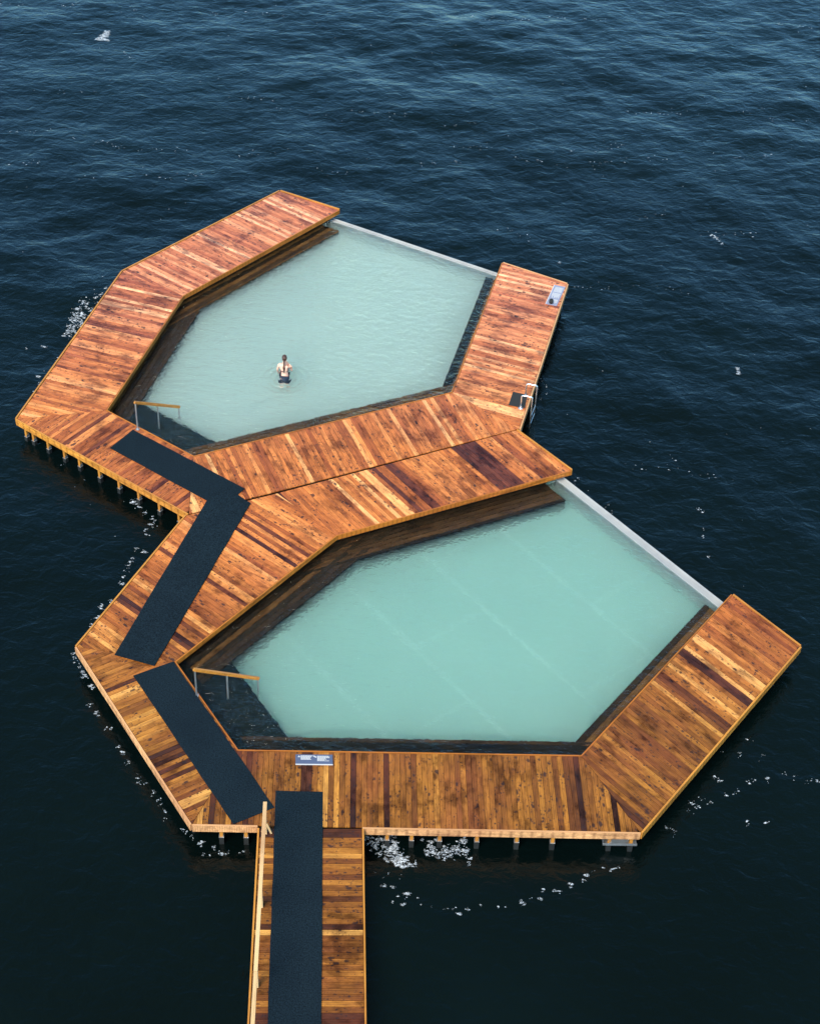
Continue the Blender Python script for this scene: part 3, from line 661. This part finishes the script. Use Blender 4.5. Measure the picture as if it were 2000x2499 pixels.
# ------------------------------------------------------------------ the pool tubs
def tub(par, fm, poly, widths, steps, g_in, g_w, ends):
    """poly ccw with the overflow edge last; widths: bench width per deck side; steps: index of the side with the entry steps"""
    n = len(poly); wall = offset(poly, [.10]*(n-1)+[0])
    # floor
    m = MB(); m.prism(offset(poly, [.15]*(n-1)+[.02]), ZF-.06, ZF); m.build('pool_floor', fm, par)
    # timber walls under the deck edge
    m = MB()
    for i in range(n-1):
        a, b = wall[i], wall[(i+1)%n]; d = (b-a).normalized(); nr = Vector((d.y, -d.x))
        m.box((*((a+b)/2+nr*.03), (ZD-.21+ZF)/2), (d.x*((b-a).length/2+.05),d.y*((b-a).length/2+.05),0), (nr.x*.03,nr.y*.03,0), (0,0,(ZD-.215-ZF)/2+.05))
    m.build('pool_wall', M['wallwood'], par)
    # benches: one per side
    gd = (g_in[1]-g_in[0]).normalized(); gn = Vector((-gd.y, gd.x))
    gn = gn if gn.dot(poly[1]-g_in[0]) < 0 else -gn          # points to the sea
    for i in range(n-1):
        w = widths[i]
        if not w: continue
        a, b = wall[i], wall[(i+1)%n]
        ins = offset(wall, [-(w+.10) if k == i else 0 for k in range(n)])
        strip = [a, b, ins[(i+1)%n], ins[i]]
        strip = ccw(strip)
        if i == steps:
            nst = 3
            for s in range(nst):
                w2 = (w+.10)*(s+1)/nst
                in2 = offset(wall, [-w2 if k == i else 0 for k in range(n)])
                m = MB(); m.prism(ccw([a, b, in2[(i+1)%n], in2[i]]), ZF+.004*(s+1), ZW-.08-.04*s)
                m.build('step', M['rubber'], par)
            continue
        # cut the bench short of the overflow edge
        if i in (0, n-2):
            gap = ends[0] if i == 0 else ends[1]
            o1 = g_in[0]-gn*gap; far = [o1-gd*40, o1+gd*40, o1+gd*40-gn*60, o1-gd*40-gn*60]
            strip = clip(strip, ccw(far))
        z = ZW-.09
        bd = (b-a); o = plank_mesh('bench', par, [(ccw(strip), math.degrees(math.atan2(bd.y, bd.x)), rnd.uniform(-.1,.1))], M['darkwood'], top=z-.001*i, width=.135, gap=.012, thick=.045)
        st2 = offset(ccw(strip), [-.01]*len(strip))
        m = MB(); m.prism(st2, ZF+.002+.001*i, z-.052); m.build('bench_riser', M['wallwood'], o)
    # overflow gutter: profile swept along the edge
    a = poly[-1]-gd*0; p0 = g_in[0]-gd*.35; p1 = g_in[1]+gd*.35
    if (poly[0]-g_in[0]).length > (poly[-1]-g_in[0]).length: pass
    prof = [(0,ZF-.06),(0,ZW+.012),(.028,ZW+.012),(.032,ZW-.03),(g_w-.03,ZW-.035),(g_w-.025,ZW-.005),(g_w,ZW-.005),(g_w+.012,-.12),(g_w-.03,-.35),(.05,-.35),(.05,ZF-.06)]
    vs = []; fs = []
    for p in (p0, p1):
        for o_, z in prof: qv = p+gn*o_; vs.append((qv.x, qv.y, z))
    k = len(prof)
    for i in range(k): j = (i+1)%k; fs.append((i, j, k+j, k+i))
    fs.append(tuple(range(k))); fs.append(tuple(reversed(range(k, 2*k))))
    o = wmesh('overflow_gutter', vs, fs, M['gutter'], par)
    vs2 = []
    q0 = p0-gn*.006; q1 = p1-gn*.006
    m = MB(); c = (q0+q1)/2; m.box((c.x,c.y,(ZF+ZW)/2-.01), Vector((gd.x,gd.y,0))*(q1-q0).length/2, Vector((gn.x,gn.y,0))*.005, (0,0,(ZW-ZF)/2-.004))
    m.build('liner', M['poolwall'], o)
    return gd, gn
tub(up, M['floor_sky_tint'], UP, [.50,.56,1.15,.74,.42], 2, GU_IN, .19, (.30,.12))
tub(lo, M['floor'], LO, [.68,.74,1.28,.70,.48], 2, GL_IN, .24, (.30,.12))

def water_sheet(name, poly, wm_, milk):
    m = MB(); m.prism(offset(poly, [-.004]*len(poly)), ZF-.005, ZW); o = m.build(name, wm_)
    tag(o, kind='structure')
    # the mineral haze hangs below a clear surface layer
    m = MB(); m.prism(offset(poly, [-.008]*len(poly)), ZF+.012, ZW-.17); m.build('mineral_haze', milk, o)
water_sheet('pool_water', UPW, M['pool_pale'], M['milk_sky_tint']); water_sheet('pool_water', LOW, M['pool'], M['milk'])

# ------------------------------------------------------------------ gangway
gd0 = (V2((-2.512,-16.598))-GW0).normalized(); gd1 = (V2((-.370,-16.478))-GW1).normalized()
GE0, GE1 = GW0+gd0*12, GW1+gd1*12
gw = empty('gangway', (-1.7, -15.0, 0)); tag(gw, 'straight wooden gangway running from the nearer deck to the bottom edge', 'gangway')
plank_mesh('decking', gw, [([GE0+V2((.0,0)), GE1, GW1+V2((0,-.02)), GW0+V2((0,-.02))], 3.3, .04)], M['deck'], top=ZD-.012, width=.125, calm=1.05)
edge(gw, GW0+gd0*.03, GE0, M['amber'], lip=.03, th=.035); edge(gw, GE1, GW1+gd1*.03, M['amber'], lip=.012, th=.035)
joists(gw, [GE0, GE1, GW1, GW0], 3.3)
m = MB(); m.prism(offset(ccw([GE0, GE1, GW1-V2((0,.3)), GW0-V2((0,.3))]), [-.3]*4), -.3, ZD-.24); m.build('float', M['float'], gw)
r0 = V2((-2.648,-12.10)); rd = (V2((-2.375,-17.13))-r0).normalized(); hr = None
L = 1.70; zr = 1.55
m = MB(); nseg = [0, 1.28, 3.95, 6.6, 9.3, 11.8]
for i in range(len(nseg)-1):
    a = r0+rd*(nseg[i]+.003); b = r0+rd*(nseg[i+1]-.003); m.beam((a.x,a.y,zr),(b.x,b.y,zr), .078, .036)
hr = m.build('handrail', M['new'], gw, bevel=.004); add_wood_attr(hr, (rd.x, rd.y, 0))
for s in (.10, 1.9, 3.7, 5.5, 7.3, 9.1, 10.9):
    a = r0+rd*s; m = MB(); m.beam((a.x,a.y,ZD),(a.x,a.y,zr-.018), .045, .07, up=(rd.x,rd.y,0)); add_wood_attr(m.build('rail_post', M['new'], hr), (0,0,1))
a = r0+rd*.12
m = MB(); m.beam((a.x+.025,a.y,.98),(a.x+.11,a.y+.02,ZD+.0), .03, .04); m.beam((a.x-.025,a.y,.95),(a.x-.08,a.y+.04,ZD), .03, .04)
add_wood_attr(m.build('brace', M['new'], hr))

# ------------------------------------------------------------------ mats
def mat_run(pts, label, z, th=.012):
    pts = ccw([V2(p) for p in pts]); c = sum(pts, Vector((0,0)))/len(pts)
    poly = []
    for i in range(len(pts)):           # slightly uneven hand-cut edges
        a, b = pts[i], pts[(i+1)%len(pts)]; d = (b-a).normalized(); nr = Vector((d.y,-d.x)); n = max(2, int((b-a).length/.35))
        for k in range(n): poly.append(a+(b-a)*k/n + nr*(0 if k == 0 else rnd.uniform(-.006,.006)))
    m = MB(); m.prism([p-c for p in poly], 0, th)
    o = m.build('navy_mat', M['felt']); o.location = (c.x, c.y, z)
    tag(o, label, 'mat', 'navy mats laid on the decks'); return o
mat_run([(-7.464,.707),(-7.937,-.091),(-5.115,-1.996),(-4.75,-2.23),(-4.25,-1.44),(-4.430,-1.321)], 'navy mat on the farther deck beside the upper handrail, running down to the seam', ZD+.004)
mat_run([(-4.043,-2.005),(-5.110,-1.978),(-6.581,-7.438),(-5.626,-7.715)] if False else [(-5.16,-1.995),(-4.75,-1.42),(-4.043,-2.005),(-5.626,-7.715),(-6.581,-7.438)], 'navy mat slanting from the seam between the two decks down to the left corner', ZD+.019)
mat_run([(-6.059,-8.038),(-5.217,-7.540),(-2.532,-11.540),(-3.337,-12.020)], 'navy mat along the left side of the nearer pool, beside its wooden handrail', ZD+.004)
e0 = V2((-2.546,-11.095)); e1 = V2((-1.547,-11.062)); md = (V2((-2.176,-16.579))-e0).normalized(); md1 = (V2((-1.174,-16.523))-e1).normalized()
mat_run([e0, e0+md*12.6, e1+md1*12.6, e1], 'long straight navy mat on the gangway, reaching the bottom edge of the photo', ZD+.004)

# ------------------------------------------------------------------ pool handrails
def pool_rail(label, a, mid, b, foot_a, loc):
    r = empty('pool_handrail', loc); tag(r, label, 'handrail', 'wooden handrails at the pool steps')
    a, b = Vector(a), Vector(b); mid = (a+b)/2
    m = MB(); m.beam(a-(b-a).normalized()*.03, b+(b-a).normalized()*.03, .055, .075); o = m.build('rail', M['amber'], r, bevel=.006); add_wood_attr(o, b-a)
    for p, zb in ((a, ZD+.003), (mid, ZF+.15), (b, ZF+.02)):
        m = MB(); m.tube([(p.x,p.y,zb),(p.x,p.y,p.z-.03)], .019, 10); m.box((p.x,p.y,zb+.004),(.045,0,0),(0,.045,0),(0,0,.004)); m.build('post', M['galv'], r)
pool_rail('wooden handrail on steel posts going down into the farther pool', (-7.34,.745,1.56), None, (-6.40,1.83,.62), None, (-7.3,.73,ZD))
pool_rail('wooden handrail on steel posts going down into the nearer pool', (-4.56,-8.52,1.50), None, (-3.24,-7.98,.72), None, (-4.55,-8.53,ZD))

# ------------------------------------------------------------------ boarding ladder and its mat
dI = (H_-I_).normalized(); nI = Vector((dI.y, -dI.x))
lad = empty('boarding_ladder', (3.0, 2.7, ZD)); tag(lad, 'steel swim ladder with two hoop handles on the right edge of the farther deck', 'ladder')
for c in ((3.02,3.03),(2.88,2.50)):
    c = V2(c); top = 1.09
    path = [(c.x,c.y,ZD+.004),(c.x,c.y,top),(*(c+nI*.30),top),(*(c+nI*.30),-.55)]
    m = MB(); m.tube(rounded(path, .07, 6), .021, 12); m.build('hoop', M['chrome'], lad, smooth=True)
    m = MB(); m.box((c.x,c.y,ZD+.004),(dI.x*.06,dI.y*.06,0),(nI.x*.06,nI.y*.06,0),(0,0,.004)); m.tube([(c.x,c.y,ZD),(c.x,c.y,ZD+.07)], .030, 12); m.build('base_flange', M['chrome'], lad)
for z in (.40,.12,-.16):
    a = V2((3.02,3.03))+nI*.30; b = V2((2.88,2.50))+nI*.30
    m = MB(); m.tube([(a.x,a.y,z),(b.x,b.y,z)], .014, 8); m.build('rung', M['chrome'], lad)
m = MB(); m.prism([(-.25,-.27),(.20,-.36),(.27,.22),(-.12,.33)], 0, .014)
o = m.build('rubber_mat', M['black']); o.location = (2.80, 2.865, ZD+.004); tag(o, 'small black rubber mat on the deck in front of the steel ladder', 'mat')

# ------------------------------------------------------------------ signs lying on the deck
def sign(label, corner, ux, uy, w, h, mat_, blocks, tri=None, cat='sign', base_edge=True):
    """corner: upper left of the text as read; ux along the lines, uy down the panel"""
    r = empty('sign', (*corner, ZD)); tag(r, label, cat, 'notice panels lying on the decks')
    ux = V2(ux).normalized(); uy = V2(uy).normalized(); c0 = V2(corner)
    def box(name, x0, y0, x1, y1, z0, z1, m_, par):
        c = c0+ux*(x0+x1)/2+uy*(y0+y1)/2; m = MB()
        m.box((c.x,c.y,(z0+z1)/2), Vector((ux.x,ux.y,0))*(x1-x0)/2, Vector((uy.x,uy.y,0))*(y1-y0)/2, (0,0,(z1-z0)/2)); return m.build(name, m_, par)
    box('panel', 0, 0, w, h, ZD+.004, ZD+.02, mat_, r)
    if base_edge: box('rim', 0, h, w, h+.018, ZD+.004, ZD+.022, M['white'], r)
    for (x0, y0, lines, lh, dash) in blocks:
        y = y0; m = MB()
        for ln in lines:
            x = x0
            while x < x0+ln-.005:
                wl_ = min(rnd.uniform(*dash), x0+ln-x); c = c0+ux*(x+wl_/2)+uy*(y+lh*.32)
                m.box((c.x,c.y,ZD+.0225), Vector((ux.x,ux.y,0))*wl_/2, Vector((uy.x,uy.y,0))*lh*.32, (0,0,.0012)); x += wl_+lh*.28
            y += lh
        m.build('text_block', M['white'], r)
    if tri:
        m = MB()
        for tx, ty, s in tri:
            if s > 0:
                poly = [c0+ux*(tx-s/2)+uy*(ty+s*.45), c0+ux*(tx+s/2)+uy*(ty+s*.45), c0+ux*tx+uy*(ty-s*.45)]; m.prism(ccw(poly), ZD+.0215, ZD+.0237)
            else:
                for dx in (0, .034):
                    c = c0+ux*(tx+dx)+uy*(ty+dx*.6); u2 = (ux+uy*.5).normalized(); v2 = Vector((-u2.y,u2.x))
                    m.box((c.x,c.y,ZD+.0225),(u2.x*.018,u2.y*.018,0),(v2.x*.014,v2.y*.014,0),(0,0,.0012))
        m.build('symbol', M['white'], r)
    return r
sign('slate blue notice panel with two columns of white text on the near deck edge', (-2.212,-10.085), (.803,.041), (.025,-.283), .805, .262, M['panel'],
     [(.115,.030,[.265,.235,.22,.205,.21,.235],.0205,(.02,.06)), (.47,.038,[.245,.27,.27,.18,.20,.15,.255],.0215,(.02,.06))],
     tri=[(.078,.052,.055),(.405,.05,-1)])
sign('pale lilac notice panel with white text at the far right corner of the farther deck', (4.33,8.50), (-.30,-1.04), (-.36,.09), 1.06, .33, M['lilac'],
     [(.10,.045,[.27]*9,.027,(.03,.09)), (.42,.045,[.27,.20,.27,.22,.27,.27,.18,.27,.2],.027,(.03,.09)), (.76,.045,[.16,.20,.2,.18,.2],.027,(.03,.09))])
m = MB(); m.tube([(0,-.08,.06),(0,-.05,.065),(.01,.05,.065),(.0,.09,.05)], [.03,.062,.066,.03], 10)
o = m.build('black_pouch', M['black'], smooth=True, bevel=0); o.location = (3.86,7.60,ZD+.02); tag(o, 'small black pouch lying on the pale lilac panel', 'pouch')

# ------------------------------------------------------------------ sea foam
def foam():
    rf = np.random.RandomState(11); vs, fs, core = [], [], []
    def flake(x, y, s, el, ang):
        if any(inside(offset(p_, [.3]*6), np.array(x), np.array(y)) for p_ in (UP, LO)): return
        n = rf.randint(7, 12); ph = rf.uniform(0, 6.28); k = len(vs); zc = float(sea_h(x, y))
        ca, sa = math.cos(ang), math.sin(ang)
        rr = [s*(.35+.65*rf.rand()) for _ in range(n)]
        for ring, hz in ((1.0, .004), (.6, .014)):
            for i in range(n):
                t = 2*math.pi*i/n; px = math.cos(t)*rr[i]*el*ring; py = math.sin(t)*rr[i]/el*ring
                X, Y = x+px*ca-py*sa, y+px*sa+py*ca
                vs.append((X, Y, float(sea_h(X, Y))+hz)); core.append(.12 if ring == 1.0 else .9)
        vs.append((x, y, zc+.018)); core.append(1.15); c = len(vs)-1
        for i in range(n):
            j = (i+1)%n; fs.append((k+i, k+j, k+n+j, k+n+i)); fs.append((k+n+i, k+n+j, c))
    for x, y, n, sx, sy, sz in FOAM_SPOTS:
        for _ in range(int(n*1.4)):
            s = sz*.5*min(1.7, .18+rf.exponential(.50)); flake(x+rf.normal(0, sx*.5), y+rf.normal(0, sy*.5), s, rf.uniform(1.0,1.7), rf.uniform(-.5,.5))
    for x0, y0, x1, y1 in FOAM_STREAKS:
        L = math.hypot(x1-x0, y1-y0); n = int(L*7)
        for _ in range(n):
            t = rf.rand(); wob = .12*math.sin(t*L*1.7+x0)
            flake(x0+(x1-x0)*t+rf.normal(0,.05), y0+(y1-y0)*t+wob+rf.normal(0,.10), .010+.028*rf.rand()**2.5, rf.uniform(1.2,2.2), rf.uniform(-.3,.3))
    for _ in range(260):
        x = rf.uniform(-17,15); y = rf.uniform(-6,30)
        flake(x, y, .008+.016*rf.rand()**2, 1.5, 0)
    vs_, fs_ = vs, fs
    o = wmesh('sea_foam', vs_, fs_, M['foam'], smooth=True)
    ca = o.data.attributes.new('core', 'FLOAT', 'POINT'); ca.data.foreach_set('value', core)
    tag(o, 'flecks and streaks of white foam drifting on the dark sea', 'foam', kind='stuff')
foam()

# ------------------------------------------------------------------ the bather, seen from behind, standing hip-deep
def skin_obj(name, chains, mat_, parent, root=0, sub=2, mat_name=None):
    """chains: list of [(x,y,z,r), ...]; the first point of a chain may be an int pointing at an existing vertex"""
    vs, rad, es = [], [], []
    for ch in chains:
        prev = None
        for p in ch:
            if isinstance(p, int): prev = p; continue
            vs.append(p[:3]); rad.append(p[3]); i = len(vs)-1
            if prev is not None: es.append((prev, i))
            prev = i
    me = bpy.data.meshes.new(name); me.from_pydata(vs, es, []); me.update()
    o = bpy.data.objects.new(name, me); link(o); me.materials.append(mat_)
    sk = o.modifiers.new('skin', 'SKIN'); sk.use_smooth_shade = True
    for i, v in enumerate(me.skin_vertices[0].data):
        r = rad[i]; v.radius = r if isinstance(r, tuple) else (r, r); v.use_root = (i == root)
    ss = o.modifiers.new('subsurf', 'SUBSURF'); ss.levels = sub; ss.render_levels = sub
    if parent: o.parent = parent
    return o
per = empty('person', (-3.70, 3.68, ZF)); tag(per, 'woman with brown ponytail and dark bikini standing hip-deep in the pool', 'person')
per.rotation_euler = (0,0,math.radians(-3)); per.scale = (.90,.90,.90)
# +y is the way she faces; heights from the pool floor (1.63 m tall)
ch = [[(0,0,.84,(.145,.105)),(0,.012,.97,(.115,.085)),(0,.0,1.10,(.122,.088)),(0,-.008,1.22,(.145,.092)),(0,.0,1.315,(.105,.07)),(0,.012,1.375,(.050,.050)),(0,.03,1.43,(.050,.052)),(0,.055,1.50,(.070,.086)),(0,.06,1.56,(.066,.082)),(0,.055,1.60,(.040,.05))]]
nb = len(ch[0])
# arms: left hangs out to the water, right folded forward
ch.append([3,(-.145,0,1.30,.052),(-.185,.005,1.255,.047),(-.215,.03,1.10,.037),(-.225,.06,1.03,.034),(-.225,.14,.91,.028),(-.215,.20,.83,.022),(-.212,.225,.80,(.034,.018)),(-.21,.25,.765,(.036,.014))])
la = nb+len(ch[1])-1
ch.append([3,(.145,0,1.30,.052),(.185,.005,1.255,.047),(.215,.04,1.11,.038),(.215,.08,1.045,.035),(.16,.19,1.11,.029),(.095,.26,1.16,.022),(.07,.275,1.175,(.034,.018)),(.04,.285,1.19,(.036,.014))])
ra = la+len(ch[2])-1
ch.append([0,(-.075,0,.76,.088),(-.08,.01,.60,.072),(-.08,.015,.46,.052),(-.08,0,.30,.048),(-.08,-.01,.09,.032),(-.08,.03,.035,.030),(-.082,.11,.022,.026)])
ll = ra+len(ch[3])-1
ch.append([0,(.075,0,.76,.088),(.08,.01,.60,.072),(.08,.015,.46,.052),(.08,0,.30,.048),(.08,-.01,.09,.032),(.08,.03,.035,.030),(.082,.11,.022,.026)])
def fingers(base_i, o, d, s):
    o = Vector(o); d = Vector(d).normalized(); s = Vector(s).normalized()
    for k, (off, ln) in enumerate(((-.028,.062),(-.009,.074),(.010,.070),(.028,.055))):
        a = o+s*off+d*.02; b = a+d*ln*.55; c = b+d*ln*.4+Vector((0,.004,-.012))
        ch.append([base_i,(*a,.0095),(*b,.0085),(*c,.0075)])
    a = o+s*-.03-d*.02; b = a-s*.026+d*.02; c = b+d*.028; ch.append([base_i,(*a,.011),(*b,.0095),(*c,.008)])
fingers(la-0, (-.21,.262,.75), (.02,.35,-.6), (1,0,.1))
fingers(ra-0, (.028,.29,1.195), (-.9,.25,.3), (0,.2,-1))
body = skin_obj('body', ch, M['skin'], per)
# face: nose, brow and ears as small skinned pieces of the head
fc = MB()
def blob(m, c, r, seg=10, ring=6, sc=(1,1,1)):
    n = len(m.v)
    for i in range(ring+1):
        t = math.pi*i/ring
        for k in range(seg):
            p = 2*math.pi*k/seg; m.v.append(Vector((c[0]+r*sc[0]*math.sin(t)*math.cos(p), c[1]+r*sc[1]*math.sin(t)*math.sin(p), c[2]+r*sc[2]*math.cos(t))))
    for i in range(ring):
        for k in range(seg):
            k2 = (k+1)%seg; m.f.append((n+i*seg+k, n+(i+1)*seg+k, n+(i+1)*seg+k2, n+i*seg+k2))
def local(m, name, mat_, parent, smooth=True):
    me = bpy.data.meshes.new(name); me.from_pydata([tuple(v) for v in m.v], [], m.f); me.update(); me.materials.append(mat_)
    if smooth: me.polygons.foreach_set('use_smooth', [True]*len(me.polygons))
    o = bpy.data.objects.new(name, me); o.parent = parent; return link(o)
blob(fc, (0,.142,1.495), .014, sc=(.9,1.1,1.5)); local(fc, 'nose', M['skin'], per)
for sx in (-1,1):
    e = MB(); blob(e, (sx*.073,.05,1.505), .016, sc=(.45,.8,1.3)); local(e, 'ear', M['skin'], per)
    e = MB(); blob(e, (sx*.030,.134,1.522), .010); local(e, 'eye', M['white'], per)
    e = MB(); blob(e, (sx*.030,.1425,1.522), .0045); local(e, 'iris', M['hair'], per)
e = MB(); blob(e, (0,.138,1.462), .018, sc=(1,.4,.3)); local(e, 'mouth', M['maroon'], per)
# hair: cap and ponytail down the back
h = MB()
seg, ring = 20, 14
n0 = len(h.v)
for i in range(ring+1):
    t = math.pi*i/ring
    for k in range(seg):
        p_ = 2*math.pi*k/seg; x = math.sin(t)*math.cos(p_); y = math.sin(t)*math.sin(p_); z = math.cos(t)
        rr = 1.0 if not (y > .25 and z < .45) else .80
        h.v.append(Vector((x*.083*rr, .048+y*.104*rr, 1.538+z*.100*(1 if z > 0 else 1.15))))
for i in range(ring):
    for k in range(seg):
        k2 = (k+1)%seg; h.f.append((n0+i*seg+k, n0+(i+1)*seg+k, n0+(i+1)*seg+k2, n0+i*seg+k2))
hair = local(h, 'hair', M['hair'], per)
skin_obj('ponytail', [[(0,-.045,1.50,.030),(0,-.088,1.46,.026),(.004,-.105,1.38,.022),(.004,-.118,1.28,.021),(.002,-.126,1.18,.024),(0,-.118,1.10,.018),(0,-.112,1.06,.008)]], M['hair'], per)
# bikini
skin_obj('bikini_top', [[(-.045,.035,1.345,.007),(-.052,-.060,1.315,.007),(-.03,-.098,1.23,.008),(0,-.106,1.16,.014),(0,-.100,1.11,.020)],
   [3,(.03,-.098,1.23,.008),(.052,-.060,1.315,.007),(.045,.035,1.345,.007)],
   [4,(-.07,-.092,1.095,.011),(-.128,-.04,1.10,.010),(-.13,.02,1.12,.012),(-.085,.088,1.14,.026),(-.03,.105,1.13,.012),(.03,.105,1.13,.012),(.085,.088,1.14,.026),(.13,.02,1.12,.012),(.128,-.04,1.10,.010),(.07,-.092,1.095,.011)]], M['maroon'], per, sub=1)
skin_obj('bikini_bottom', [[(0,0,.80,(.160,.122)),(0,.004,.875,(.150,.112)),(0,.004,.905,(.140,.104))],[0,(0,.0,.735,(.085,.075))]], M['navy'], per, sub=2)
